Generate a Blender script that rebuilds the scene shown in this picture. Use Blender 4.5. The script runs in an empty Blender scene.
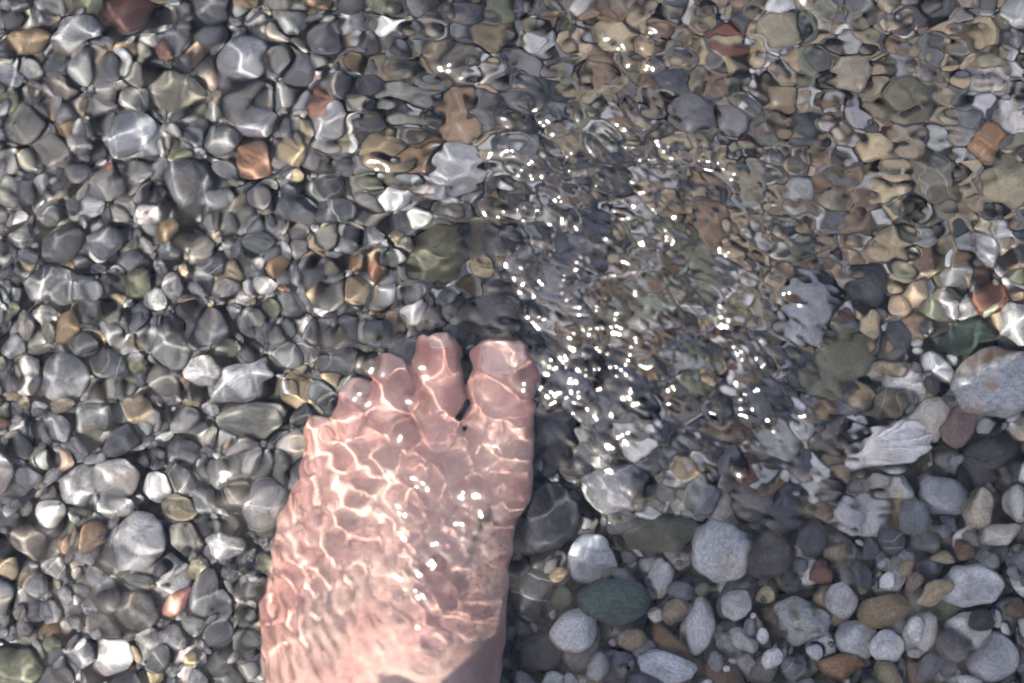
import bpy, bmesh, math, random
import numpy as np
from mathutils import Vector, Matrix, Euler

# ------------------------------------------------------------------ scene, camera, light
scene = bpy.context.scene
C = scene.collection
R = math.radians
random.seed(7)
rng = np.random.default_rng(11)

W = 0.070                 # water level above the pebble tops (metres)
N_WATER = 1.333
AIM = Vector((0.0, 0.0, 0.03))
DIST, TILT, FRAME_W = 1.10, R(7.0), 0.435
cam_pos = AIM + Vector((0.0, -math.sin(TILT), math.cos(TILT))) * DIST
cd = bpy.data.cameras.new('camera')
cam = bpy.data.objects.new('camera', cd)
C.objects.link(cam)
cam.location = cam_pos
cam.rotation_euler = (AIM - cam_pos).to_track_quat('-Z', 'Y').to_euler()
cd.sensor_width = 36.0
cd.lens = 36.0 * DIST / FRAME_W
cd.clip_start, cd.clip_end = 0.05, 100.0
cd.dof.use_dof = True
cd.dof.focus_distance = 1.105
cd.dof.aperture_fstop = 2.9
scene.camera = cam

SUN_EL, SUN_TRAVEL = R(60.0), R(42.0)     # elevation; direction the light travels, anticlockwise from +x
world = bpy.data.worlds.new('World')
scene.world = world
world.use_nodes = True
wn = world.node_tree
wn.nodes.clear()
wo = wn.nodes.new('ShaderNodeOutputWorld')
wb = wn.nodes.new('ShaderNodeBackground')
sky = wn.nodes.new('ShaderNodeTexSky')
sky.sky_type = 'NISHITA'
sky.sun_disc = False
sky.sun_elevation = SUN_EL
sky.air_density, sky.dust_density, sky.ozone_density = 0.8, 3.0, 0.25
sx, sy = -math.cos(SUN_TRAVEL), -math.sin(SUN_TRAVEL)      # where the sun stands
sky.sun_rotation = math.atan2(sx, sy)
wb.inputs['Strength'].default_value = 0.135
wn.links.new(sky.outputs['Color'], wb.inputs['Color'])
wn.links.new(wb.outputs['Background'], wo.inputs['Surface'])

sd = bpy.data.lights.new('sun', 'SUN')
sun = bpy.data.objects.new('sun', sd)
C.objects.link(sun)
sd.energy = 5.0
sd.angle = R(0.5)
sd.color = (1.0, 0.957, 0.88)
travel = Vector((math.cos(SUN_TRAVEL) * math.cos(SUN_EL), math.sin(SUN_TRAVEL) * math.cos(SUN_EL), -math.sin(SUN_EL)))
sun.rotation_euler = travel.to_track_quat('-Z', 'Y').to_euler()
sd.cycles.is_caustics_light = True

vs = scene.view_settings
vs.view_transform, vs.look, vs.gamma, vs.use_curve_mapping = 'Standard', 'None', 1.0, False
vs.exposure = 1.4

scene.render.engine = 'CYCLES'
cy = scene.cycles
cy.max_bounces, cy.diffuse_bounces, cy.glossy_bounces, cy.transmission_bounces = 6, 1, 2, 5
cy.use_adaptive_sampling, cy.adaptive_threshold, cy.adaptive_min_samples = True, 0.05, 16
cy.caustics_refractive = True
cy.caustics_reflective = False
cy.blur_glossy = 0.3
cy.sample_clamp_direct = 0.0
cy.sample_clamp_indirect = 4.0
cy.use_denoising = True

# ------------------------------------------------------------------ helpers
def obj(name, me, mat=None, parent=None, receiver=True):
    o = bpy.data.objects.new(name, me)
    C.objects.link(o)
    if mat is not None and not me.materials:
        me.materials.append(mat)
    o.parent = parent
    o.cycles.is_caustics_receiver = receiver
    return o

def tag(o, label=None, cat=None, group=None, kind=None):
    for k, v in (('label', label), ('category', cat), ('group', group), ('kind', kind)):
        if v:
            o[k] = v

def mesh_from(name, V, F, smooth=True):
    """V (n,3) and F (m,k): a mesh of equal-sided faces, quickly."""
    V = np.asarray(V, np.float32); F = np.asarray(F, np.int32)
    me = bpy.data.meshes.new(name)
    m, k = F.shape
    me.vertices.add(len(V)); me.vertices.foreach_set('co', V.ravel())
    me.loops.add(m * k); me.loops.foreach_set('vertex_index', F.ravel())
    me.polygons.add(m); me.polygons.foreach_set('loop_start', np.arange(0, m * k, k, dtype=np.int32))
    me.polygons.foreach_set('use_smooth', np.full(m, smooth))
    me.update(calc_edges=True)
    me.validate()
    return me

fwd = (AIM - cam_pos).normalized()
cright = Vector((1, 0, 0))
cup = cright.cross(fwd).normalized()
PX = (FRAME_W / DIST) / 1024.0
def ground(px, py, z=-0.004):
    """Where the sight line through a photo pixel meets height z, bent at the mean water level."""
    d = (fwd + cright * ((px - 512) * PX) + cup * ((341.5 - py) * PX)).normalized()
    t = (W - cam_pos.z) / d.z
    p = cam_pos + d * t
    if z >= W:
        return p
    n = Vector((0, 0, 1)); r = 1 / N_WATER; c = -n.dot(d)
    q = r * d + (r * c - math.sqrt(1 - r * r * (1 - c * c))) * n
    return p + q * ((z - W) / q.z)
def G(px, py, z=-0.004):
    p = ground(px, py, z); return p.x, p.y
g0, g1 = ground(462, 341), ground(562, 341)
MPP = (g1.x - g0.x) / 100.0          # metres on the bed for one photo pixel

def node_mat(name):
    m = bpy.data.materials.new(name); m.use_nodes = True
    nt = m.node_tree; nt.nodes.clear()
    out = nt.nodes.new('ShaderNodeOutputMaterial')
    return m, nt, out
def nd(nt, kind, **kw):
    n = nt.nodes.new(kind)
    for k, v in kw.items():
        if k in n.inputs: n.inputs[k].default_value = v
        else: setattr(n, k, v)
    return n
def noise_tex(nt, vec, scale, detail=4.0, rough=0.55):
    n = nd(nt, 'ShaderNodeTexNoise'); n.inputs['Scale'].default_value = scale
    n.inputs['Detail'].default_value = detail; n.inputs['Roughness'].default_value = rough
    nt.links.new(vec, n.inputs['Vector']); return n
def ramp(nt, fac, stops):
    r = nd(nt, 'ShaderNodeValToRGB')
    el = r.color_ramp.elements
    while len(el) < len(stops): el.new(0.5)
    for e, (p, c) in zip(el, stops):
        e.position = p; e.color = (c, c, c, 1) if not hasattr(c, '__len__') else tuple(c) + (1,)
    nt.links.new(fac, r.inputs['Fac']); return r
def mixc(nt, mode, fac, a, b):
    m = nd(nt, 'ShaderNodeMix', data_type='RGBA', blend_type=mode)
    def put(sock, v):
        if hasattr(v, 'links') or isinstance(v, bpy.types.NodeSocket): nt.links.new(v, sock)
        elif hasattr(v, '__len__'): sock.default_value = tuple(v) + (1,)
        else: sock.default_value = v
    put(m.inputs[0], fac); put(m.inputs[6], a); put(m.inputs[7], b)
    return m.outputs[2]

# ------------------------------------------------------------------ materials
def stone_material(name, source, vein=0.0, algae=False, band=False):
    m, nt, out = node_mat(name)
    b = nd(nt, 'ShaderNodeBsdfPrincipled')
    tc = nd(nt, 'ShaderNodeTexCoord')
    if source == 'object':
        oi = nd(nt, 'ShaderNodeObjectInfo')
        col = oi.outputs['Color']
        mul = nd(nt, 'ShaderNodeMath', operation='MULTIPLY'); mul.inputs[1].default_value = 37.0
        nt.links.new(oi.outputs['Random'], mul.inputs[0])
        add = nd(nt, 'ShaderNodeVectorMath', operation='ADD')
        # object space is a unit pebble: bring it to a common size
        sc = nd(nt, 'ShaderNodeVectorMath', operation='SCALE'); sc.inputs['Scale'].default_value = 0.009
        nt.links.new(tc.outputs['Object'], sc.inputs[0])
        nt.links.new(sc.outputs[0], add.inputs[0]); nt.links.new(mul.outputs[0], add.inputs[1])
        vec = add.outputs[0]
    else:
        at = nd(nt, 'ShaderNodeAttribute', attribute_name='stone_colour')
        col = at.outputs['Color']; vec = tc.outputs['Object']
    n1 = noise_tex(nt, vec, 95, 5, 0.6)
    r1 = ramp(nt, n1.outputs['Fac'], [(0.30, 0.62), (0.52, 1.0), (0.74, 1.32)])
    c = mixc(nt, 'MULTIPLY', 1.0, col, r1.outputs['Color'])
    n2 = noise_tex(nt, vec, 900, 3, 0.7)                       # mineral speckle
    r2 = ramp(nt, n2.outputs['Fac'], [(0.36, 0.60), (0.5, 1.0), (0.66, 1.45)])
    c = mixc(nt, 'MULTIPLY', 0.75, c, r2.outputs['Color'])
    n3 = noise_tex(nt, vec, 60, 2, 0.5)                        # warm iron staining
    r3 = ramp(nt, n3.outputs['Fac'], [(0.58, 0.0), (0.75, 0.45)])
    c = mixc(nt, 'MIX', r3.outputs['Color'], c, mixc(nt, 'MULTIPLY', 1.0, c, (1.35, 1.0, 0.62)))
    if vein:
        wv = nd(nt, 'ShaderNodeTexWave', wave_type='BANDS')
        wv.inputs['Scale'].default_value = 45; wv.inputs['Distortion'].default_value = 5.0
        wv.inputs['Detail'].default_value = 3; wv.inputs['Detail Scale'].default_value = 0.8
        nt.links.new(vec, wv.inputs['Vector'])
        rv = ramp(nt, wv.outputs['Fac'], [(0.955, 0.0), (0.995, vein)])
        c = mixc(nt, 'MIX', rv.outputs['Color'], c, (0.42, 0.41, 0.36))
    if algae:
        na = noise_tex(nt, vec, 130, 4, 0.6)
        ra = ramp(nt, na.outputs['Fac'], [(0.5, 0.0), (0.58, 0.8)])
        c = mixc(nt, 'MIX', ra.outputs['Color'], c, (0.085, 0.115, 0.03))
    if band:
        na = noise_tex(nt, vec, 70, 4, 0.6)
        ra = ramp(nt, na.outputs['Fac'], [(0.53, 0.0), (0.6, 0.7)])
        c = mixc(nt, 'MIX', ra.outputs['Color'], c, (0.34, 0.21, 0.09))
    nt.links.new(c, b.inputs['Base Color'])
    b.inputs['Roughness'].default_value = 0.55
    b.inputs['Specular IOR Level'].default_value = 0.12
    bp = nd(nt, 'ShaderNodeBump'); bp.inputs['Strength'].default_value = 0.35; bp.inputs['Distance'].default_value = 0.0006
    nb = noise_tex(nt, vec, 420, 5, 0.65)
    nt.links.new(nb.outputs['Fac'], bp.inputs['Height']); nt.links.new(bp.outputs['Normal'], b.inputs['Normal'])
    nt.links.new(b.outputs[0], out.inputs['Surface'])
    return m

M_STONE = stone_material('stone', 'object')
M_VEIN = stone_material('veined stone', 'object', vein=0.6)
M_ALGAE = stone_material('stone with algae', 'object', algae=True)
M_BAND = stone_material('stone with rusty band', 'object', band=True)
M_BED = stone_material('shingle', 'attribute')

def sand_material():
    m, nt, out = node_mat('coarse dark sand')
    b = nd(nt, 'ShaderNodeBsdfPrincipled')
    tc = nd(nt, 'ShaderNodeTexCoord')
    vo = nd(nt, 'ShaderNodeTexVoronoi'); vo.inputs['Scale'].default_value = 95
    nt.links.new(tc.outputs['Object'], vo.inputs['Vector'])
    hs = nd(nt, 'ShaderNodeSeparateColor'); nt.links.new(vo.outputs['Color'], hs.inputs[0])
    r = ramp(nt, hs.outputs[0], [(0.0, (0.03, 0.031, 0.034)), (0.4, (0.075, 0.076, 0.078)), (0.7, (0.11, 0.10, 0.078)), (1.0, (0.20, 0.19, 0.17))])
    n = noise_tex(nt, tc.outputs['Object'], 500, 4, 0.6)
    rn = ramp(nt, n.outputs['Fac'], [(0.3, 0.6), (0.7, 1.3)])
    nt.links.new(mixc(nt, 'MULTIPLY', 1.0, r.outputs['Color'], rn.outputs['Color']), b.inputs['Base Color'])
    b.inputs['Roughness'].default_value = 0.7
    b.inputs['Specular IOR Level'].default_value = 0.1
    bp = nd(nt, 'ShaderNodeBump', invert=True); bp.inputs['Strength'].default_value = 0.9; bp.inputs['Distance'].default_value = 0.008
    nt.links.new(vo.outputs['Distance'], bp.inputs['Height']); nt.links.new(bp.outputs['Normal'], b.inputs['Normal'])
    nt.links.new(b.outputs[0], out.inputs['Surface'])
    return m

def water_material():
    m, nt, out = node_mat('clear sea water')
    g = nd(nt, 'ShaderNodeBsdfGlass', distribution='GGX')
    g.inputs['Color'].default_value = (1, 1, 1, 1)
    g.inputs['Roughness'].default_value = 0.085
    g.inputs['IOR'].default_value = N_WATER
    nt.links.new(g.outputs[0], out.inputs['Surface'])
    return m

def skin_material(name, base, pink, nail=False):
    m, nt, out = node_mat(name)
    b = nd(nt, 'ShaderNodeBsdfPrincipled')
    tc = nd(nt, 'ShaderNodeTexCoord')
    v = tc.outputs['Object']
    n1 = noise_tex(nt, v, 38, 4, 0.55)
    r1 = ramp(nt, n1.outputs['Fac'], [(0.40, 0.0), (0.60, 1.0)])
    c = mixc(nt, 'MIX', r1.outputs['Color'], base, pink)
    n2 = noise_tex(nt, v, 420, 4, 0.6)
    r2 = ramp(nt, n2.outputs['Fac'], [(0.3, 0.86), (0.7, 1.1)])
    c = mixc(nt, 'MULTIPLY', 1.0, c, r2.outputs['Color'])
    if not nail:
        # redder toes and outer edge of the foot: the skin's own colour
        at = nd(nt, 'ShaderNodeAttribute', attribute_name='flush')
        c = mixc(nt, 'MIX', at.outputs['Fac'], c, mixc(nt, 'MULTIPLY', 1.0, c, (1.02, 0.80, 0.80)))
    nt.links.new(c, b.inputs['Base Color'])
    b.inputs['Roughness'].default_value = 0.45 if not nail else 0.3
    b.inputs['Specular IOR Level'].default_value = 0.2
    bp = nd(nt, 'ShaderNodeBump'); bp.inputs['Strength'].default_value = 0.25; bp.inputs['Distance'].default_value = 0.0006
    nb = nd(nt, 'ShaderNodeTexVoronoi'); nb.inputs['Scale'].default_value = 620
    nt.links.new(v, nb.inputs['Vector'])
    nt.links.new(nb.outputs['Distance'], bp.inputs['Height']); nt.links.new(bp.outputs['Normal'], b.inputs['Normal'])
    nt.links.new(b.outputs[0], out.inputs['Surface'])
    return m

M_SAND, M_WATER = sand_material(), water_material()
M_SKIN = skin_material('skin', (0.59, 0.40, 0.33), (0.56, 0.325, 0.275))
M_NAIL = skin_material('toenail', (0.62, 0.43, 0.37), (0.60, 0.385, 0.335), nail=True)

# ------------------------------------------------------------------ seabed under the shingle
def axis(inner, step, outer, grow=1.12, cap=0.03):
    a = list(np.arange(0, inner + step / 2, step)); s = step
    while a[-1] < outer:
        s = min(s * grow, cap); a.append(a[-1] + s)
    a = np.array(a)
    return np.concatenate([-a[:0:-1], a])
def grid_mesh(name, xs, ys, Z):
    nx, ny = len(xs), len(ys)
    X, Y = np.meshgrid(xs, ys)
    V = np.stack([X.ravel(), Y.ravel(), Z.ravel()], 1)
    i = np.arange(nx * ny).reshape(ny, nx)
    F = np.stack([i[:-1, :-1].ravel(), i[:-1, 1:].ravel(), i[1:, 1:].ravel(), i[1:, :-1].ravel()], 1)
    return mesh_from(name, V, F)
xs = axis(0.5, 0.02, 3.0, 1.1, 0.1)
X, Y = np.meshgrid(xs, xs)
far = np.clip((np.maximum(np.abs(X), np.abs(Y) * 1.2) - 0.42) / 0.06, 0, 1)
Z = -0.034 + 0.028 * far + 0.003 * np.sin(X * 31 + 1) * np.sin(Y * 27)
seabed = obj('seabed', grid_mesh('seabed', xs, xs, Z), M_SAND)
tag(seabed, kind='structure')

# ------------------------------------------------------------------ pebble shapes
def icosphere(sub):
    bm = bmesh.new(); bmesh.ops.create_icosphere(bm, subdivisions=sub, radius=1.0)
    V = np.array([v.co[:] for v in bm.verts]); F = np.array([[v.index for v in f.verts] for f in bm.faces])
    bm.free(); return V, F
ICO3, ICO4, ICO2 = icosphere(4), icosphere(5), icosphere(3)   # bmesh counts from 1
def pebble_params(r):
    n = r.normal(size=(int(r.integers(7, 13)), 3)); n /= np.linalg.norm(n, axis=1)[:, None]
    return dict(n=n, d=r.uniform(0.64, 1.0, len(n)), p=r.uniform(7, 20), ph=r.uniform(0, 6.28, (6, 3)), k=r.normal(size=(6, 3)) * np.array([1.5, 1.5, 2, 2, 3.2, 4.5])[:, None], a=r.uniform(0.016, 0.046))
def pebble_verts(D, q):
    s = np.maximum(D @ q['n'].T, 0) / q['d']
    r = ((s ** q['p']).sum(1) + 1.0) ** (-1 / q['p'])
    w = sum(np.sin(D @ k + ph.sum()) for k, ph in zip(q['k'], q['ph']))
    r = r * (1 + q['a'] * w)
    return D * np.minimum(r, 1.06)[:, None]
PQ = [pebble_params(np.random.default_rng(100 + i)) for i in range(24)]
SHAPES = {s: [pebble_verts(ico[0], q) for q in PQ] for s, ico in (('hi', ICO3), ('lo', ICO2))}

# ------------------------------------------------------------------ laying the shingle
DX, DY, CELL = 0.42, 0.34, 0.001            # half extents of the modelled bed
NX, NY = int(2 * DX / CELL), int(2 * DY / CELL)
H = np.full((NY, NX), -0.034)
ID = np.full((NY, NX), -1, int)
PB = []                                    # dicts: pos, R, s(3), colour, shape, landmark

FOOT_PX = [(262, 760), (255, 610), (268, 545), (288, 480), (305, 430), (322, 410), (345, 380), (380, 352), (410, 328), (455, 325), (500, 333),
           (530, 352), (545, 400), (532, 450), (522, 520), (512, 640), (505, 760), (480, 960), (300, 960)]
FP = np.array([G(*p) for p in FOOT_PX])
def inside(poly, x, y):
    c = np.zeros(np.shape(x), bool); j = len(poly) - 1
    for i in range(len(poly)):
        xi, yi = poly[i]; xj, yj = poly[j]
        hit = ((yi > y) != (yj > y)) & (x < (xj - xi) * (y - yi) / (yj - yi + 1e-12) + xi)
        c ^= hit; j = i
    return c
gx = -DX + (np.arange(NX) + 0.5) * CELL
gy = -DY + (np.arange(NY) + 0.5) * CELL
GX, GY = np.meshgrid(gx, gy)
FOOT_MASK = inside(FP, GX, GY)

def footprint(Rm, s):
    A = Rm @ np.diag(1 / np.array(s) ** 2) @ Rm.T           # ellipsoid x'Ax=1
    cov = Rm @ np.diag(np.array(s) ** 2) @ Rm.T
    hx, hy = math.sqrt(cov[0, 0]), math.sqrt(cov[1, 1])
    nx, ny = int(hx / CELL) + 1, int(hy / CELL) + 1
    X, Y = np.meshgrid(np.arange(-nx, nx + 1) * CELL, np.arange(-ny, ny + 1) * CELL)
    b = A[0, 2] * X + A[1, 2] * Y; a = A[2, 2]
    c = A[0, 0] * X * X + 2 * A[0, 1] * X * Y + A[1, 1] * Y * Y - 1
    disc = b * b - a * c
    ok = disc > 0
    sq = np.sqrt(np.maximum(disc, 0))
    return nx, ny, ok, (-b - sq) / a, (-b + sq) / a
def window(x, y, nx, ny):
    i, j = int((y + DY) / CELL), int((x + DX) / CELL)
    if i - ny < 0 or j - nx < 0 or i + ny + 1 > NY or j + nx + 1 > NX: return None
    return slice(i - ny, i + ny + 1), slice(j - nx, j + nx + 1)
def rest(x, y, fp):
    nx, ny, ok, lo, hi = fp
    w = window(x, y, nx, ny)
    if w is None: return None
    inner = ok & (hi - lo > 0.25 * (hi - lo).max())
    h = H[w]
    d = np.sort((h - lo)[inner])
    return d[-max(1, int(len(d) * 0.10))], w                 # pebbles nestle a little into their neighbours
def put(x, y, z, fp, w, rec):
    nx, ny, ok, lo, hi = fp
    t = z + hi; h = H[w]; m = ok & (t > h)
    h[m] = t[m]; ID[w][m] = len(PB)
    rec.update(pos=(x, y, z)); PB.append(rec)
def rot(spin, tilt, az):
    return np.array((Matrix.Rotation(tilt, 3, Vector((math.cos(az), math.sin(az), 0))) @ Matrix.Rotation(spin, 3, 'Z')))

GREYS = [(0.138, 0.141, 0.145), (0.108, 0.110, 0.115), (0.180, 0.180, 0.180), (0.078, 0.080, 0.086), (0.215, 0.210, 0.203), (0.158, 0.150, 0.134)]
WARMS = [(0.25, 0.20, 0.13), (0.19, 0.165, 0.115), (0.30, 0.24, 0.15), (0.16, 0.11, 0.07), (0.13, 0.135, 0.09)]
PALES = [(0.47, 0.46, 0.425), (0.60, 0.585, 0.55), (0.38, 0.375, 0.355)]
ODD = [(0.15, 0.075, 0.055), (0.22, 0.15, 0.09), (0.25, 0.19, 0.155)]
def px_of(x, y):
    return 512 + x / MPP, 341.5 - (y - ground(512, 341.5).y) / MPP
def palette(x, y, r):
    px, py = px_of(x, y)
    if px > 560 and py < 330: pr = (0.17, 0.58, 0.24, 0.01)
    elif px > 530: pr = (0.50, 0.20, 0.28, 0.02)
    elif px > 300 and py < 300: pr = (0.62, 0.24, 0.11, 0.03)
    else: pr = (0.83, 0.13, 0.035, 0.005)
    k = r.choice(4, p=pr); L = (GREYS, WARMS, PALES, ODD)[k]
    c = np.array(L[int(r.integers(len(L)))]) * r.uniform(0.78, 1.26)
    if k == 1 and px > 560 and py < 330: c = c * 1.5 + 0.02
    return tuple(np.clip(c * r.normal(1, 0.015, 3), 0.02, 0.8)), k
def size_at(x, y, r):
    px, py = px_of(x, y)
    m = 0.0059
    if px > 540 and py > 380: m = 0.0077
    elif px > 540: m = 0.0058
    elif py > 450: m = 0.0065
    a = m * math.exp(r.normal(0, 0.28))
    a = min(max(a, 0.0028), 0.0165)
    b = a * r.uniform(0.62, 0.95); c = b * r.uniform(0.55, 0.85)
    return (a, b, c)

def lay(n, tries, ztop, r, avoid=True, scale=1.0, small=False):
    placed = 0
    for _ in range(n):
        x0, y0 = r.uniform(-DX + 0.02, DX - 0.02), r.uniform(-DY + 0.02, DY - 0.02)
        s = np.array(size_at(x0, y0, r)) * scale
        Rm = rot(r.uniform(0, 6.28), abs(r.normal(0, 0.30)), r.uniform(0, 6.28))
        fp = footprint(Rm, s)
        best = None
        for k in range(tries):
            x, y = x0 + r.normal(0, 0.016) * (k > 0), y0 + r.normal(0, 0.016) * (k > 0)
            q = rest(x, y, fp)
            if q is None: continue
            z, w = q
            if best is None or z < best[0]: best = (z, w, x, y)
        if best is None: continue
        z, w, x, y = best
        top = z + fp[4][fp[2]].max()
        foot = FOOT_MASK[w][fp[2]].mean()
        if top > (ztop if foot < 0.12 else -0.004): continue
        if avoid:
            ids = ID[w][fp[2]]
            lm = LM_ID[ids] & (ids >= 0)
            vis = (z + fp[4] > H[w])[fp[2]]
            if (lm & vis).mean() > 0.06: continue
        c, k = palette(x, y, r)
        put(x, y, z, fp, w, dict(R=Rm, s=tuple(s), c=c, kind=k, q=int(r.integers(len(PQ))), lm=None))
        placed += 1
    return placed

# base layers
LM_ID = np.zeros(20000, bool)
rr = np.random.default_rng(3)
lay(3000, 5, -0.010, rr, avoid=False)

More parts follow.
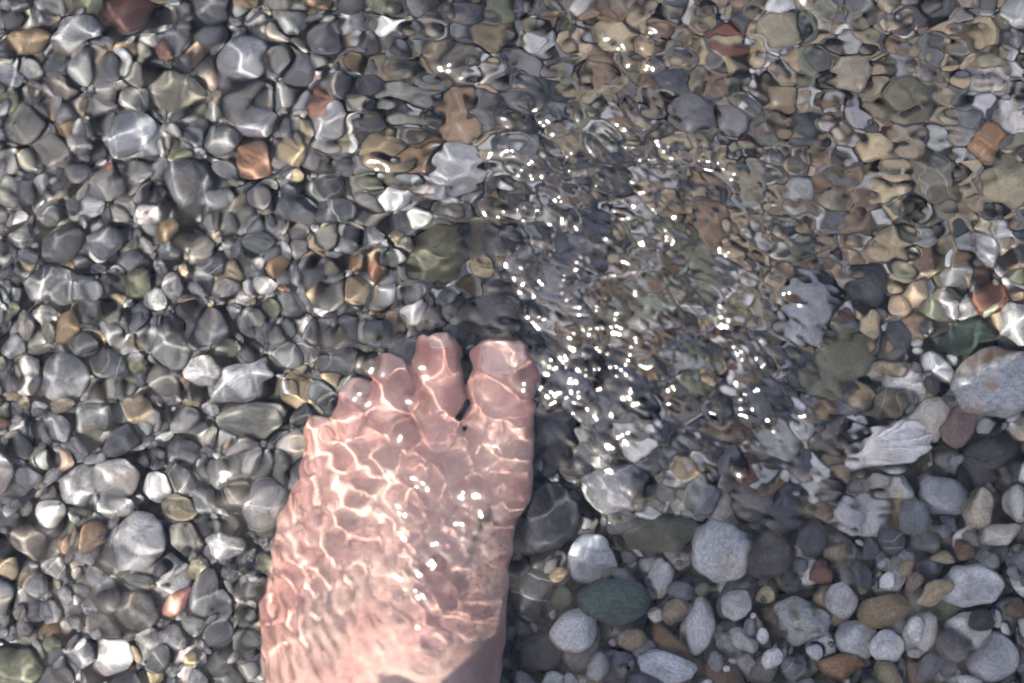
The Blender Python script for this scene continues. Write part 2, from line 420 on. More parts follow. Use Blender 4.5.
# ---- stones the photograph shows clearly: photo place, size in pixels, turn, colour, name, label
GREY, SLATE, DARK = (0.162, 0.160, 0.158), (0.108, 0.109, 0.114), (0.07, 0.072, 0.076)
PALE, WHITE, CREAM = (0.36, 0.36, 0.355), (0.50, 0.49, 0.465), (0.50, 0.45, 0.35)
OLIVE, TAN, OCHRE = (0.165, 0.16, 0.105), (0.30, 0.215, 0.13), (0.27, 0.175, 0.075)
LANDMARKS = [
 (128, 14, 56, 34, 10, (0.075, 0.032, 0.026), '', 'dark red-brown stone lying at the top edge of the photo', 'the red-brown stone'),
 (30, 42, 48, 36, -5, (0.16, 0.105, 0.05), '', 'brown rounded stone in the top corner, little-toe side of the photo', 'the brown corner stone'),
 (76, 33, 56, 40, 5, (0.25, 0.25, 0.25), '', 'pale grey lumpy stone between the brown corner stone and the dark red-brown stone', None),
 (178, 88, 64, 32, -3, (0.20, 0.19, 0.125), 'vein', 'olive oval stone with a pale line, under the dark red-brown stone', 'the olive lined stone'),
 (253, 160, 38, 42, 60, (0.22, 0.11, 0.06), '', 'rust orange stone among grey pebbles, the only one of that colour', 'the rust orange stone'),
 (246, 60, 44, 46, 40, (0.24, 0.245, 0.26), '', 'light grey angular stone up from the rust orange stone', 'the light angular stone'),
 (60, 287, 66, 44, 0, SLATE, 'vein', 'large dark slate oval stone by the edge, biggest on the little-toe side', 'the large slate stone'),
 (62, 243, 46, 44, 80, DARK, '', 'dark round stone just above the large slate oval stone', None),
 (131, 138, 52, 50, 20, (0.21, 0.22, 0.245), 'vein', 'blue-grey stone lit by a knot of bright water lines', 'the blue-grey stone'),
 (190, 185, 50, 50, 70, SLATE, '', 'dark blue-grey stone below the gap beside the rust orange stone', 'the dark blue-grey stone'),
 (222, 135, 42, 36, 0, SLATE, '', 'slate rounded stone touching the rust orange stone from above', None),
 (455, 117, 40, 66, 85, (0.30, 0.19, 0.10), '', 'tan brown upright stone, tallest warm stone above the foot', 'the tan upright stone'),
 (405, 100, 62, 36, 15, (0.21, 0.21, 0.175), '', 'olive grey flat stone leaning beside the tan upright stone', None),
 (457, 165, 66, 46, 20, (0.42, 0.42, 0.41), '', 'large whitish stone just below the tan upright stone', 'the large whitish stone'),
 (398, 186, 36, 44, 70, (0.46, 0.46, 0.44), '', 'whitish upright pebble beside the large whitish stone', None),
 (440, 258, 72, 48, 15, (0.10, 0.098, 0.055), '', 'olive green mossy-looking stone ahead of the second toe', 'the olive green stone'),
 (490, 312, 56, 44, 0, SLATE, '', 'dark smooth stone directly ahead of the big toe', 'the big toe stone'),
 (240, 378, 68, 40, 28, (0.25, 0.255, 0.265), 'vein', 'long light grey block-like stone with veins, little-toe side of the foot', 'the long veined stone'),
 (205, 370, 38, 34, 15, (0.48, 0.46, 0.42), '', 'cream white pebble at the end of the long veined stone', None),
 (250, 421, 64, 38, 5, (0.19, 0.185, 0.15), '', 'olive grey broad stone just below the long veined stone', 'the olive grey broad stone'),
 (78, 486, 38, 44, 80, (0.33, 0.325, 0.315), '', 'pale grey squarish pebble, one of two pale neighbours', 'the pale squarish pebble'),
 (116, 480, 48, 42, 20, (0.29, 0.275, 0.26), '', 'warm pale pebble touching the pale squarish pebble', None),
 (266, 501, 44, 56, 85, (0.20, 0.195, 0.20), 'vein', 'grey upright stone with a pale vein, beside the ball of the little toe', 'the grey upright stone'),
 (155, 489, 27, 27, 0, WHITE, '', 'small bright white knobbly pebble amid grey ones', 'the small white pebble'),
 (177, 600, 34, 20, 35, (0.46, 0.17, 0.11), '', 'small salmon red pebble, the only red one low in the photo', 'the salmon red pebble'),
 (224, 545, 48, 38, -25, (0.40, 0.395, 0.385), '', 'whitish oval pebble up from the salmon red pebble', 'the whitish oval pebble'),
 (28, 540, 44, 38, 5, (0.19, 0.16, 0.125), '', 'brown-grey round pebble near the little-toe edge of the photo', 'the brown edge pebble'),
 (137, 541, 38, 50, 75, (0.29, 0.285, 0.285), '', 'pale grey upright pebble below the small white pebble', None),
 (112, 658, 34, 38, 70, WHITE, '', 'white pebble near the bottom edge, far from the foot', 'the white bottom pebble'),
 (66, 376, 46, 40, 40, (0.15, 0.155, 0.165), '', 'grey rounded stone below the large slate oval stone', 'the grey rounded stone'),
 (186, 452, 40, 34, 0, (0.10, 0.10, 0.105), '', 'dark pebble midway between the small white pebble and the olive grey broad stone', None),
 (728, 42, 34, 22, -10, (0.30, 0.10, 0.05), '', 'small rusty red pebble at the top under strongly rippled water', 'the rusty red pebble'),
 (690, 112, 56, 40, 0, GREY, '', 'grey stone blurred by ripples up from the breaking wavelet', 'the rippled grey stone'),
 (778, 102, 40, 34, 0, (0.33, 0.24, 0.11), '', 'golden tan pebble on the big-toe side, near the top', 'the golden tan pebble'),
 (850, 72, 50, 40, 0, (0.36, 0.30, 0.20), '', 'creamy tan broad pebble near the top edge', 'the creamy tan pebble'),
 (908, 98, 48, 42, 10, (0.20, 0.18, 0.10), '', 'olive tan pebble beside the creamy tan broad pebble', None),
 (990, 142, 40, 34, 30, (0.38, 0.18, 0.06), '', 'orange ochre pebble by the far edge on the big-toe side', 'the orange ochre pebble'),
 (1010, 185, 44, 54, 80, (0.42, 0.34, 0.17), '', 'yellow stone cut by the photo edge under the orange ochre pebble', 'the yellow edge stone'),
 (930, 180, 50, 46, 0, (0.22, 0.20, 0.14), 'vein', 'olive ringed stone between the yellow edge stone and the wavelet', None),
 (965, 333, 56, 38, 8, (0.045, 0.07, 0.05), '', 'dark green stone, the deepest green in the photo', 'the dark green stone'),
 (838, 365, 72, 54, 25, (0.17, 0.165, 0.095), 'flat', 'flat olive drab angular slab beside the sparkling water', 'the olive slab'),
 (806, 312, 54, 62, 75, (0.33, 0.34, 0.35), '', 'big pale blue-grey stone just above the olive slab', 'the big pale stone'),
 (866, 290, 48, 40, 0, DARK, '', 'dark squarish stone next to the big pale blue-grey stone', None),
 (996, 383, 90, 70, 20, (0.33, 0.335, 0.34), 'band', 'largest rock, pale blue-grey with a rusty band, at the edge', 'the largest rock'),
 (930, 422, 34, 44, 75, CREAM, '', 'cream tapered pebble beside the largest rock', 'the cream tapered pebble'),
 (958, 428, 40, 44, 80, (0.24, 0.15, 0.12), '', 'pinkish brown pebble between the cream tapered pebble and the largest rock', None),
 (890, 447, 78, 40, 12, (0.85, 0.83, 0.78), 'shell', 'white ribbed fan-shaped shell fragment', 'the white shell'),
 (940, 492, 64, 38, -15, (0.33, 0.34, 0.35), '', 'pale grey long stone below the white ribbed shell', 'the long pale stone'),
 (981, 508, 32, 40, 80, (0.46, 0.38, 0.25), '', 'cream-tan egg-shaped pebble beside the long pale grey stone', 'the egg-shaped pebble'),
 (1000, 532, 46, 24, 12, (0.56, 0.51, 0.41), '', 'cream flat pebble under the egg-shaped pebble', None),
 (718, 550, 70, 68, -40, (0.40, 0.405, 0.40), '', 'large pale grey rounded stone, biggest of those in the shade', 'the large pale stone'),
 (592, 560, 54, 50, 10, (0.44, 0.46, 0.48), '', 'pale bluish jagged stone close to the inner side of the foot', 'the pale jagged stone'),
 (614, 600, 64, 44, 0, (0.065, 0.105, 0.09), '', 'dull sea-green stone under the pale jagged stone', 'the sea-green stone'),
 (578, 631, 48, 46, 20, (0.50, 0.495, 0.47), '', 'white round stone under the sea-green stone', 'the white round stone'),
 (657, 577, 30, 46, 70, (0.43, 0.42, 0.39), '', 'pale slanting pebble beside the sea-green stone', None),
 (662, 530, 78, 34, 12, (0.085, 0.09, 0.06), '', 'dark olive leaf-shaped stone beside the large pale grey stone', 'the leaf-shaped stone'),
 (612, 485, 62, 58, 30, (0.25, 0.25, 0.255), '', 'mid grey broad stone under the edge of the wavelet', 'the mid grey broad stone'),
 (548, 432, 70, 54, 0, (0.055, 0.06, 0.072), '', 'blackish stone tucked against the big toe, foot shadow painted into its dark colour', 'the blackish stone'),  # dark stones here and next; their near-black also paints the foot's shadow
 (545, 520, 58, 64, 60, (0.06, 0.063, 0.072), '', 'blackish stone tucked against the arch of the foot, whose shadow is painted into its dark colour', None),
 (534, 594, 42, 58, 80, (0.075, 0.075, 0.08), '', 'blackish upright stone against the instep, foot shadow painted into its colour, below another blackish stone', None),  # this and the next: dark stones added to widen the foot's shadow by colour
 (541, 655, 54, 44, 20, (0.07, 0.065, 0.062), '', 'blackish brown stone at the bottom edge beside the foot, with foot shadow painted into its colour', None),
 (672, 646, 56, 25, -38, (0.24, 0.135, 0.05), '', 'ochre brown slanting pebble in shade near the bottom edge', 'the ochre slanting pebble'),
 (703, 626, 36, 56, 80, (0.50, 0.50, 0.48), '', 'white irregular stone beside the ochre brown slanting pebble', None),
 (770, 556, 48, 52, 70, (0.085, 0.075, 0.07), '', 'dark brown stone touching the large pale grey rounded stone', None),
 (797, 620, 54, 48, 20, (0.36, 0.365, 0.34), 'algae', 'pale grey stone with a patch of green algae', 'the stone with algae'),
 (853, 640, 46, 44, 30, (0.44, 0.44, 0.425), '', 'light grey round stone beside the stone with algae', 'the light round stone'),
 (888, 647, 42, 36, 0, (0.56, 0.56, 0.55), '', 'white angular stone beside the light grey round stone', None),
 (885, 606, 58, 38, 10, (0.26, 0.18, 0.075), '', 'ochre brown broad stone above the white angular stone', 'the ochre broad stone'),
 (838, 668, 48, 27, -8, (0.30, 0.15, 0.05), '', 'orange-brown pebble at the bottom edge', 'the orange bottom pebble'),
 (968, 590, 60, 46, 15, (0.46, 0.465, 0.46), '', 'whitish broad stone with a lumpy top, near the edge', 'the whitish broad stone'),
 (938, 594, 38, 24, 10, (0.42, 0.30, 0.13), '', 'golden ochre pebble touching the whitish broad stone', None),
 (990, 658, 38, 44, 70, (0.34, 0.345, 0.35), '', 'pale grey stone in the bottom corner on the big-toe side', 'the pale corner stone'),
 (668, 668, 64, 34, -8, (0.42, 0.44, 0.46), '', 'pale blue-grey flat stone on the bottom edge', 'the flat bottom stone'),
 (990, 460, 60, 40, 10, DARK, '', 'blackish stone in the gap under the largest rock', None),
]
CLOCK_NAMES = []
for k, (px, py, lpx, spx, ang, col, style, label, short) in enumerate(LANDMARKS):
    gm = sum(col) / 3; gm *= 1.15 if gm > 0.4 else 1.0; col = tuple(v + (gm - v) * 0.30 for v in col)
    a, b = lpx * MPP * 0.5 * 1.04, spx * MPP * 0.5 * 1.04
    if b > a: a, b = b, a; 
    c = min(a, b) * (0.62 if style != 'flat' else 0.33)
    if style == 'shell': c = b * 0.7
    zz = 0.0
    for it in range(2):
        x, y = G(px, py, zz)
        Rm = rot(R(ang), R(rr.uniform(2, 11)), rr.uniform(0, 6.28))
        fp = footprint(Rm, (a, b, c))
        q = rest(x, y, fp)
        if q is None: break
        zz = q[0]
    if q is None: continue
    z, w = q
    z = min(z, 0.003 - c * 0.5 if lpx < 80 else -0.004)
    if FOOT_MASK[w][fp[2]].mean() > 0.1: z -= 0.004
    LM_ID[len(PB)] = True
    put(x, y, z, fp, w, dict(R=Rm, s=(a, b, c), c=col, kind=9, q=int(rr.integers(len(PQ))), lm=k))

n1 = lay(5200, 10, 0.0045, rr)
n2 = lay(5200, 10, 0.0005, rr, scale=0.66)
n3 = lay(3000, 8, -0.004, rr, scale=0.45)
lay(4000, 3, -0.006, rr, scale=0.26)
print('pebbles', len(PB), n1, n2, n3)

# visible area of each pebble inside the frame
corners = np.array([G(*p) for p in ((-4, -4), (1028, -4), (1028, 687), (-4, 687))])
SEEN = inside(corners, GX, GY) & ~FOOT_MASK
vis = np.bincount(ID[SEEN & (ID >= 0)], minlength=len(PB))
order = np.argsort(-vis)
lms = [i for i, p in enumerate(PB) if p['lm'] is not None]
singles = list(lms)
for i in order:
    if len(singles) >= 300: break
    if PB[i]['lm'] is None and vis[i] > 0: singles.append(int(i))
single_set = set(singles)

# ---- labels for the ordinary pebbles: colour, shape, and how they lie from a named stone
WORDS = ['first', 'second', 'third', 'fourth', 'fifth', 'sixth', 'seventh', 'eighth', 'ninth', 'tenth', 'eleventh', 'twelfth']
HOURS = ['twelve', 'one', 'two', 'three', 'four', 'five', 'six', 'seven', 'eight', 'nine', 'ten', 'eleven']
refs = [(i, LANDMARKS[PB[i]['lm']][8]) for i in lms if LANDMARKS[PB[i]['lm']][8]]
shown = [i for i in range(len(PB)) if vis[i] > 30]
P2 = np.array([p['pos'][:2] for p in PB])
def colour_word(c, k):
    v = max(c); sat = (max(c) - min(c)) / max(v, 1e-6)
    if k == 3:
        if c[1] > c[0]: return 'dark green'
        return 'reddish brown' if c[1] / c[0] < 0.45 else 'orange brown'
    if k == 1: return 'olive' if c[1] >= c[0] * 0.97 else ('dark brown' if v < 0.17 else ('tan' if v > 0.23 else 'olive brown'))
    if v > 0.40: return 'whitish'
    if v > 0.30: return 'pale grey'
    if v > 0.185: return 'light grey'
    if v > 0.125: return 'mid grey'
    return 'dark grey'
def shape_word(s):
    r = s[1] / s[0]
    return 'round' if r > 0.87 else ('oval' if r > 0.74 else 'long')
used_labels = set()
def pebble_label(i):
    opts = []
    for j, nm in refs:
        d = P2[i] - P2[j]; dist = float(np.hypot(*d))
        if dist > 0.09: continue
        hour = int(round(math.degrees(math.atan2(d[0], d[1])) / 30.0)) % 12
        rank = 0
        for t in shown:
            e = P2[t] - P2[j]; dd = float(np.hypot(*e))
            if dd < dist and t != j and dd > 1e-6 and int(round(math.degrees(math.atan2(e[0], e[1])) / 30.0)) % 12 == hour: rank += 1
        opts.append((rank, dist, hour, nm))
    opts.sort()
    for rank, dist, hour, nm in opts:
        if rank >= len(WORDS): continue
        t = '%s %s pebble, %s from %s at %s o\'clock' % (colour_word(PB[i]['c'], PB[i]['kind']), shape_word(PB[i]['s']), WORDS[rank], nm, HOURS[hour])
        if t not in used_labels:
            used_labels.add(t); return t
    return None

# ---- build: 300 single pebbles
BASE_ME = []
for q, V in enumerate(SHAPES['hi']):
    me = mesh_from('pebble', V, ICO3[1]); me.materials.append(M_VEIN if q % 6 == 1 else M_STONE); BASE_ME.append(me)
def shell_mesh():
    D, F = ICO4
    V = D.copy()
    ang = np.arctan2(V[:, 1], V[:, 0] + 1.0)               # ribs fan out from the hinge at x = -1
    up = V[:, 2] > 0
    r = np.hypot(V[:, 0] + 1.0, V[:, 1]) / 2.0
    V[:, 2] = np.where(up, V[:, 2] + 0.30 * r * np.cos(ang * 20), V[:, 2] * 0.35)
    V[:, 0] *= 1 + 0.09 * np.cos(ang * 20) * r
    V[:, 1] *= 0.55 + 0.5 * r
    return mesh_from('shell', V, F)
SPECIAL = {'vein': M_VEIN, 'algae': M_ALGAE, 'band': M_BAND}
def special_mesh(q, mat, fine=False):
    ico = ICO4 if fine else ICO3
    me = mesh_from('pebble', pebble_verts(ico[0], PQ[q]), ico[1]); me.materials.append(mat); return me
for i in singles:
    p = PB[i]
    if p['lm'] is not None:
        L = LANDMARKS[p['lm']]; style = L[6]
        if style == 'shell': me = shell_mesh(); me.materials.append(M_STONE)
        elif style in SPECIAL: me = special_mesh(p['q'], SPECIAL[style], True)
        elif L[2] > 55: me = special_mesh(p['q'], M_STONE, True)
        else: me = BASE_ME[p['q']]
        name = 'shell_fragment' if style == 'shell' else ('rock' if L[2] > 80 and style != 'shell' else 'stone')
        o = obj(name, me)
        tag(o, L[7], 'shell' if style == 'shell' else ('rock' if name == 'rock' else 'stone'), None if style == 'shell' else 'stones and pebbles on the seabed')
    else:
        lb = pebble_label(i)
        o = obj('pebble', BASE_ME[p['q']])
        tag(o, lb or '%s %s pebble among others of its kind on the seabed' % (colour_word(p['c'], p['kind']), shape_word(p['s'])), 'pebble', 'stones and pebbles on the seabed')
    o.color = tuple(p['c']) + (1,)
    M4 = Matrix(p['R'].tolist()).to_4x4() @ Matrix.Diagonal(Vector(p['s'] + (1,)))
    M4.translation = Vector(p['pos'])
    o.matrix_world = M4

# ---- the rest of the shingle: one mass
Vs, Fs, Cs, base = [], [], [], 0
for i, p in enumerate(PB):
    if i in single_set: continue
    lo = vis[i] < 25
    V = SHAPES['lo' if lo else 'hi'][p['q']]; F = (ICO2 if lo else ICO3)[1]
    V = (V * np.array(p['s'])) @ p['R'].T + np.array(p['pos'])
    Vs.append(V); Fs.append(F + base); base += len(V)
    Cs.append(np.tile(np.array(p['c'] + (1.0,), np.float32), (len(V), 1)))
me = mesh_from('pebbles', np.concatenate(Vs), np.concatenate(Fs))
at = me.attributes.new('stone_colour', 'FLOAT_COLOR', 'POINT')
at.data.foreach_set('color', np.concatenate(Cs).astype(np.float32).ravel())
shingle = obj('shingle_pebbles', me, M_BED)
tag(shingle, 'mass of small grey, tan and white pebbles covering the seabed', 'pebbles', kind='stuff')

# ------------------------------------------------------------------ the foot
SOLE = -0.003
def fpt(px, py, z):
    p = ground(px, py, z); return np.array([p.x, p.y, z])
def ring_mesh(bm, rings, cap=True):
    rows = [[bm.verts.new(tuple(v)) for v in r] for r in rings]
    n = len(rows[0])
    for a, b in zip(rows, rows[1:]):
        for i in range(n):
            bm.faces.new((a[i], a[(i + 1) % n], b[(i + 1) % n], b[i]))
    bm.faces.new(rows[0][::-1]); bm.faces.new(rows[-1])
def section(xl, xr, y, h, apex, zb, n=22, flat=2.3, yz=0.0):
    """One slice across the foot: flat below, domed above with its crest at apex (-1 outer .. 1 inner)."""
    us = np.cos(np.linspace(math.pi, 0, n))
    pts = []
    for u in us:
        t = (u - apex) / (1 - apex) if u > apex else (u - apex) / (1 + apex)
        z = h * (0.30 + 0.70 * (1 - abs(t) ** flat) ** 0.85) * (1 if abs(u) < 0.999 else 0.8)
        pts.append((xl + (xr - xl) * (u + 1) / 2, y + yz * z, zb + z))
    for u in us[::-1]:
        pts.append((xl + (xr - xl) * (u * 0.93 + 1) / 2, y, zb - 0.001 + 0.004 * abs(u) ** 3))
    return pts
def resample(keys, n):
    K = np.array(keys, float); t = np.linspace(0, 1, len(K)); T = np.linspace(0, 1, n)
    out = []
    for c in range(K.shape[1]):
        # Catmull-Rom through the keys
        v = K[:, c]; m = np.gradient(v, t); o = []
        for x in T:
            i = min(int(x * (len(K) - 1)), len(K) - 2); hstep = t[1]; s = (x - t[i]) / hstep
            h00 = 2*s**3 - 3*s**2 + 1; h10 = s**3 - 2*s**2 + s; h01 = -2*s**3 + 3*s**2; h11 = s**3 - s**2
            o.append(h00*v[i] + h10*hstep*m[i] + h01*v[i+1] + h11*hstep*m[i+1])
        out.append(o)
    return np.array(out).T
bm = bmesh.new()
# slices: photo row, outer column, inner column, height, crest
SL = [(432, 322, 520, 0.020, 0.30), (455, 306, 528, 0.0265, 0.38), (485, 292, 525, 0.032, 0.40), (520, 281, 516, 0.0375, 0.38), (560, 270, 512, 0.0445, 0.34),
      (600, 262, 508, 0.0525, 0.30), (645, 260, 502, 0.061, 0.24), (690, 264, 494, 0.069, 0.18), (740, 276, 482, 0.075, 0.10), (800, 292, 464, 0.075, 0.0),
      (860, 304, 452, 0.066, 0.0), (905, 316, 440, 0.052, 0.0), (955, 336, 420, 0.036, 0.0)]
rings = []
for py, xl, xr, h, ap in resample(SL, 34):
    a = fpt(xl, py, 0.012); b = fpt(xr, py, 0.012)
    rings.append(section(a[0], b[0], (a[1] + b[1]) / 2, h, ap, SOLE, n=26))
ring_mesh(bm, rings)
def tube(bm, keys, n=18, seg=26, squash=1.0):
    """keys: x, y, z, radius (metres); a round-ended tube."""
    K = resample(keys, n); rows = []
    P = K[:, :3]; T = np.gradient(P, axis=0); T /= np.linalg.norm(T, axis=1)[:, None]
    L0 = np.linalg.norm(np.diff(P, axis=0), axis=1).mean()
    def ringat(c, t, r):
        t = Vector(t); s = t.cross(Vector((0, 0, 1))).normalized(); u = s.cross(t).normalized()
        return [Vector(c) + s * (r * math.cos(a)) + u * (r * squash * math.sin(a)) for a in np.linspace(0, 2 * math.pi, seg, endpoint=False)]
    rr0, rr1 = K[0, 3], K[-1, 3]
    for f in (0.98, 0.8, 0.5): rows.append(ringat(P[0] - T[0] * rr0 * f, T[0], rr0 * math.sqrt(1 - f * f)))
    for i in range(n): rows.append(ringat(P[i], T[i], K[i, 3]))
    for f in (0.35, 0.65, 0.85, 0.98): rows.append(ringat(P[-1] + T[-1] * rr1 * f * 0.8, T[-1], rr1 * math.sqrt(1 - f * f)))
    ring_mesh(bm, rows)
#       base px, base py, tip px, tip py, radii (base, neck, knuckle, pad), heights
TOES = [((497, 482), (503, 362), (0.0156, 0.0148, 0.0145, 0.0142), (0.0155, 0.0155, 0.0150, 0.0125)),
        ((440, 462), (438, 351), (0.0112, 0.0100, 0.0102, 0.0096), (0.0150, 0.0165, 0.0165, 0.0100)),
        ((391, 470), (393, 374), (0.0102, 0.0080, 0.0093, 0.0088), (0.0140, 0.0150, 0.0150, 0.0092)),
        ((352, 482), (356, 398), (0.0096, 0.0075, 0.0087, 0.0084), (0.0125, 0.0135, 0.0135, 0.0088)),
        ((314, 505), (322, 430), (0.0096, 0.0076, 0.0086, 0.0084), (0.0110, 0.0115, 0.0115, 0.0088))]
TOE_KEYS = []
for (bx, by), (tx, ty), rad, hz in TOES:
    ks = []
    for f, r, z in zip((0.0, 0.45, 0.72, 1.0), rad, hz):
        p = fpt(bx + (tx - bx) * f, by + (ty - by) * f, SOLE + z)
        ks.append((p[0], p[1], p[2], r))
    TOE_KEYS.append(ks)
    tube(bm, ks, squash=0.92)
# tendons over the instep
for (x0, y0, z0), (x1, y1, z1), rad in (((492, 480, 0.0235), (408, 690, 0.0605), 0.0036), ((432, 476, 0.0250), (392, 690, 0.061), 0.0032),
                                       ((388, 486, 0.0230), (372, 690, 0.0585), 0.0030), ((352, 498, 0.0190), (352, 690, 0.0555), 0.0030)):
    a, b = fpt(x0, y0, SOLE + z0), fpt(x1, y1, SOLE + z1)
    ks = [tuple(a + (b - a) * f + np.array([0, 0, 0.0028 * math.sin(f * math.pi)])) + (rad,) for f in (0, 0.33, 0.66, 1)]
    tube(bm, ks, n=12, seg=12)
# veins wandering over the instep
for path, rad in ((((350, 520, 0.0270), (372, 560, 0.0385), (352, 610, 0.0480), (366, 660, 0.0590)), 0.0022),
                  (((372, 560, 0.0385), (410, 580, 0.0465), (440, 560, 0.0435)), 0.0020)):
    tube(bm, [tuple(fpt(px, py, SOLE + z + 0.0022)) + (rad,) for px, py, z in path], n=20, seg=10)
# leg: ankle, calf, knee, thigh
ax, ay = G(380, 800)
LEG = []
for z_, r_, dx_ in ((0.020, 0.036, 0), (0.065, 0.0365, 0), (0.110, 0.037, 0), (0.190, 0.046, 0), (0.290, 0.061, 0.002), (0.380, 0.064, 0.004), (0.450, 0.069, 0.006), (0.540, 0.078, 0.008), (0.660, 0.086, 0.012), (0.800, 0.092, 0.016)):
    LEG.append((ax + dx_, min(ay, -0.180 - max(0.0, z_ - 0.10) * 0.03 - max(0.0, z_ - 0.30) * 0.16 - r_), z_, r_))
tube(bm, LEG, n=60, seg=36)
for sxx, dz in ((-1, 0.066), (1, 0.076)):                        # ankle bones
    tube(bm, [(ax + sxx * 0.033, ay - 0.02, SOLE + dz - 0.012, 0.008), (ax + sxx * 0.034, ay - 0.02, SOLE + dz + 0.012, 0.008)], n=4, seg=12)
bmesh.ops.recalc_face_normals(bm, faces=bm.faces)
tmp = bpy.data.meshes.new('foot'); bm.to_mesh(tmp); bm.free()
foot = bpy.data.objects.new('person', tmp); C.objects.link(foot)
md = foot.modifiers.new('r', 'REMESH'); md.mode = 'VOXEL'; md.voxel_size = 0.0014; md.use_smooth_shade = True
ms = foot.modifiers.new('s', 'SMOOTH'); ms.factor = 0.5; ms.iterations = 4
dg = bpy.context.evaluated_depsgraph_get()
fm = bpy.data.meshes.new_from_object(foot.evaluated_get(dg))
foot.modifiers.clear(); foot.data = fm; bpy.data.meshes.remove(tmp)
fm.materials.clear(); fm.materials.append(M_SKIN)
V = np.empty(len(fm.vertices) * 3, np.float32); fm.vertices.foreach_get('co', V); V = V.reshape(-1, 3)
# little creases and veins on the dorsum, then the flush attribute
fl = np.zeros(len(V))
for ks in TOE_KEYS:
    tip = np.array(ks[-1][:3]); d = np.linalg.norm(V - tip, axis=1)
    fl = np.maximum(fl, np.clip(1.25 - d / 0.030, 0, 1))
edge = np.array([G(262, 560)[0]]); fl = np.maximum(fl, np.clip(1 - (V[:, 0] - G(275, 540)[0] + (V[:, 1] - G(275, 540)[1]) * -0.45) / 0.03, 0, 1) * 0.8)
fa = fm.attributes.new('flush', 'FLOAT', 'POINT'); fa.data.foreach_set('value', fl.astype(np.float32))
fm.polygons.foreach_set('use_smooth', np.ones(len(fm.polygons), bool))
foot.cycles.is_caustics_receiver = True
tag(foot, 'bare foot of a person planted on the pebbles under clear rippled water', 'person')

# two black pebble shapes standing in for the dark toe gap bent by ripples
for px, py, hz, lb in ((459, 410, 0.0215, 'tiny black speck standing for the dark gap between the big toe and second toe'), (466, 428, 0.0245, 'tiny black speck just behind the toe gap, standing for its dark refracted view')):
    p = fpt(px, py, SOLE + hz)
    d2 = np.hypot(V[:, 0] - p[0], V[:, 1] - p[1]); near = V[d2 < 0.0016]
    z = float(near[:, 2].max()) if len(near) else p[2]
    o = obj('pebble', BASE_ME[3 if py < 420 else 9]); o.color = (0.02, 0.02, 0.024, 1)
    tag(o, lb, 'pebble')
    M4 = Matrix.Rotation(R(65), 4, 'Z') @ Matrix.Diagonal(Vector((0.0031, 0.0021, 0.0016, 1.0)))
    M4.translation = Vector((p[0], p[1], z + 0.0004)); o.matrix_world = M4

# toenails: thin curved plates lying on the toes
for (bx, by), (tx, ty), rad, hz in TOES:
    k = TOES.index(((bx, by), (tx, ty), rad, hz)); ks = TOE_KEYS[k]
    tip = Vector(ks[-1][:3]); back = Vector(ks[-2][:3]); d = (tip - back).normalized()
    side = d.cross(Vector((0, 0, 1))).normalized(); up = side.cross(d).normalized()
    r = ks[-1][3]; wd = r * (0.78 if k == 0 else 0.66); ln = r * (1.15 if k == 0 else 0.95)
    nb = bmesh.new(); gridv = []
    for thick in (0.0, -0.0008):
        rows = []
        for i in range(9):
            t = i / 8.0; row = []
            for j in range(11):
                u = j / 5.0 - 1.0
                wloc = wd * (0.82 + 0.18 * math.sin(t * math.pi * 0.8))
                th = u * wloc / r
                along = -ln * 0.55 + ln * t - 0.12 * ln * u * u * (1 if t > 0.5 else -1)
                drop = max(0.0, along / r) ** 2 * 0.32 * r
                p = tip + d * along + side * (r * math.sin(th)) + up * (r * 0.92 * math.cos(th) + 0.0003 + thick - drop)
                row.append(nb.verts.new(p))
            rows.append(row)
        gridv.append(rows)
    A, B = gridv
    for i in range(8):
        for j in range(10):
            nb.faces.new((A[i][j], A[i][j + 1], A[i + 1][j + 1], A[i + 1][j]))
            nb.faces.new((B[i][j], B[i + 1][j], B[i + 1][j + 1], B[i][j + 1]))
    for i in range(8):
        nb.faces.new((A[i][0], A[i + 1][0], B[i + 1][0], B[i][0])); nb.faces.new((A[i + 1][10], A[i][10], B[i][10], B[i + 1][10]))
    for j in range(10):
        nb.faces.new((A[0][j + 1], A[0][j], B[0][j], B[0][j + 1])); nb.faces.new((A[8][j], A[8][j + 1], B[8][j + 1], B[8][j]))
    bmesh.ops.recalc_face_normals(nb, faces=nb.faces)
    nm = bpy.data.meshes.new('toenail'); nb.to_mesh(nm); nb.free()
    nm.polygons.foreach_set('use_smooth', np.ones(len(nm.polygons), bool))
    obj('toenail', nm, M_NAIL, foot)

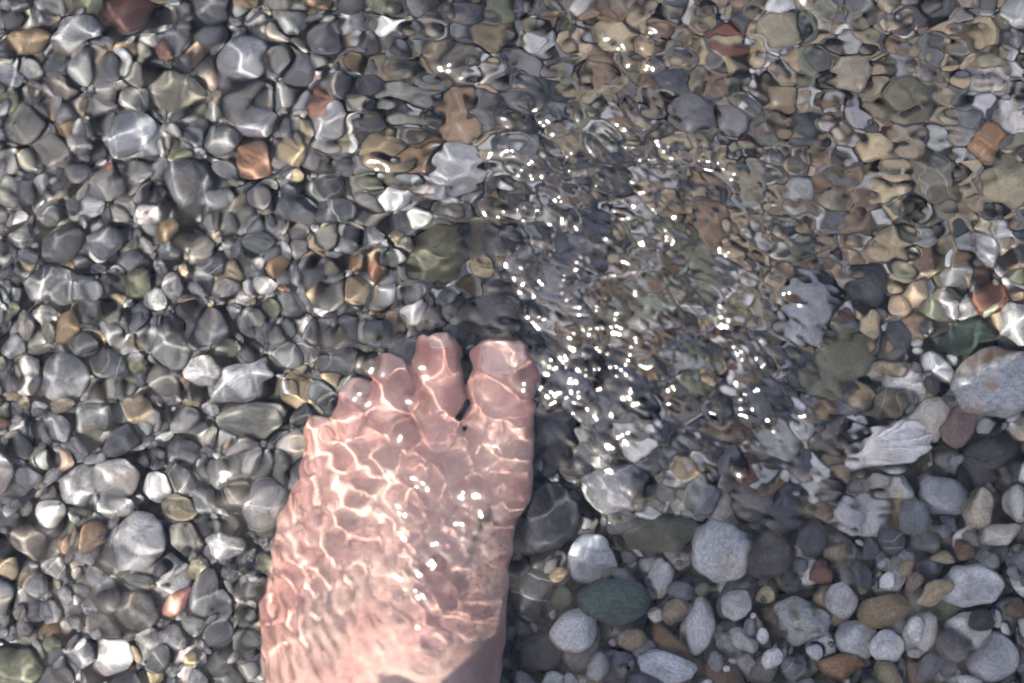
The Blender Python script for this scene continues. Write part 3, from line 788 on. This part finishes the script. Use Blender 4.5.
# ------------------------------------------------------------------ the water surface
STEP = 0.0006
wx = axis(0.290, STEP, 2.6, 1.12, 0.02)
wy = axis(0.225, STEP, 2.6, 1.12, 0.02)
nxu, nyu = len(wx), len(wy)
iu = np.where(np.abs(wx) <= 0.2901)[0]; ju = np.where(np.abs(wy) <= 0.2251)[0]
ux, uy = wx[iu], wy[ju]
UX, UY = np.meshgrid(ux, uy)
def WP(px, py): p = ground(px, py, W); return p.x, p.y
wps = (WP(562, 341)[0] - WP(462, 341)[0]) / 100
def band(lmin, lmax, seed, direction=None, spread=1.0):
    """Band-limited ripples of wavelengths lmin..lmax (m), optionally travelling along one direction."""
    r = np.random.default_rng(seed)
    n, m = UX.shape
    F = np.fft.rfft2(r.normal(size=(n, m)))
    ky = np.fft.fftfreq(n, STEP)[:, None]; kx = np.fft.rfftfreq(m, STEP)[None, :]
    k = np.hypot(kx, ky) + 1e-9
    lk = np.log(k); a, b = math.log(1 / lmax), math.log(1 / lmin)
    w = np.exp(-((lk - (a + b) / 2) / ((b - a) / 2)) ** 4)
    w = w / k
    if direction is not None:
        ang = np.arctan2(ky, kx)
        w = w * (np.exp((np.cos(2 * (ang - direction)) - 1) * spread))
    f = np.fft.irfft2(F * w, s=(n, m))
    return f / f.std()
def blob(px, py, rx, ry, turn=0.0, soft=1.0):
    cx, cy_ = WP(px, py)
    X, Y = UX - cx, UY - cy_
    c, s = math.cos(turn), math.sin(turn)
    X, Y = X * c + Y * s, -X * s + Y * c
    q = (X / (rx * wps)) ** 2 + (Y / (ry * wps)) ** 2
    return np.exp(-q ** soft)
mm = 0.001
calm = np.clip(1 - 0.60 * blob(760, 640, 330, 190, 0, 2.0), 0, 1)           # the sheltered side of the leg
turb = np.clip(blob(650, 300, 155, 185, 0.3, 1.6) + 0.9 * blob(595, 190, 65, 80) + 0.5 * blob(710, 190, 90, 80) + 0.5 * blob(790, 420, 80, 90), 0, 1.15)
top = np.clip(blob(700, 30, 420, 170, 0.0, 1.5) + 0.6 * blob(560, 120, 180, 120), 0, 1)
h = np.zeros_like(UX)
foot_w = blob(390, 540, 150, 190, 0, 2.0)
ur = np.clip(blob(820, 140, 260, 190, 0, 2.0) + 0.35 * blob(560, 60, 200, 130), 0, 1)
um = blob(470, 130, 150, 160, 0, 2.0)
h += band(0.009, 0.017, 1, R(110), 0.25) * 0.085 * mm * calm * (1 - 0.5 * foot_w)
h += band(0.018, 0.035, 2, R(80), 0.4) * 0.17 * mm * (0.25 + 0.75 * calm)
h += band(0.045, 0.09, 3) * 0.6 * mm
h += band(0.007, 0.0115, 12, R(95), 0.6) * 0.045 * mm * foot_w
h += band(0.006, 0.010, 23, R(60), 0.8) * 0.075 * mm * blob(325, 600, 80, 110, 0, 1.5)
h += band(0.010, 0.019, 22, R(70), 0.4) * 0.33 * mm * blob(430, 420, 130, 130, 0, 1.5)
h += band(0.012, 0.028, 4, R(80), 0.6) * 0.38 * mm * top
h += band(0.006, 0.012, 15, R(85), 0.6) * 0.17 * mm * ur
h += band(0.006, 0.014, 14, R(80), 1.0) * 0.19 * mm * um
h += band(0.003, 0.006, 16, R(60), 1.2) * 0.06 * mm * turb
h += band(0.004, 0.009, 5, R(55), 1.2) * 0.18 * mm * turb
h += band(0.009, 0.020, 6, R(70), 0.6) * 0.50 * mm * turb
h += band(0.020, 0.045, 7) * 1.0 * mm * turb
h += band(0.004, 0.008, 21, R(50), 2.0) * 0.26 * mm * blob(605, 170, 44, 40, -0.4)
h += band(0.004, 0.008, 8, R(92), 2.5) * 0.08 * mm * blob(830, 500, 110, 70)
h += 9.5 * mm * blob(640, 300, 85, 140, 0.25) - 1.5 * mm * blob(740, 420, 80, 60)
h += band(0.0035, 0.006, 31, R(50), 1.0) * 0.13 * mm * (blob(410, 560, 26, 78, 0.15) + 0.6 * blob(470, 515, 28, 32))
h += band(0.006, 0.011, 17, R(45), 2.0) * 0.33 * mm * (blob(412, 560, 27, 78, 0.15) + 0.8 * blob(468, 515, 30, 35))
# rings spreading from the toes
for px, py, lam, amp, rad, wid in ((500, 350, 0.0052, 0.055, 0.030, 0.016), (610, 470, 0.0060, 0.05, 0.030, 0.016)):
    cx, cy_ = WP(px, py); rr_ = np.hypot(UX - cx, UY - cy_)
    h += amp * mm * np.cos(2 * math.pi * rr_ / lam) * np.exp(-((rr_ - rad) / wid) ** 2)
fade = np.clip((0.290 - np.abs(UX)) / 0.03, 0, 1) * np.clip((0.225 - np.abs(UY)) / 0.03, 0, 1)
X, Y = np.meshgrid(wx, wy)
Zw = np.zeros_like(X)
for a, l, t, ph in ((0.5, 0.11, 0.4, 1.0), (0.4, 0.075, 1.3, 2.0), (0.35, 0.16, 2.2, 0.3), (0.2, 0.05, 1.0, 4.0), (0.2, 0.06, 2.6, 5.0)):
    Zw += a * mm * np.sin(2 * math.pi / l * (X * math.cos(t) + Y * math.sin(t)) + ph)
Zw[np.ix_(ju, iu)] = Zw[np.ix_(ju, iu)] * (1 - 0.6 * fade) + h * fade
water = obj('water', grid_mesh('water', wx, wy, Zw + W), M_WATER, receiver=False)
water.cycles.is_caustics_caster = True
tag(water, kind='structure')
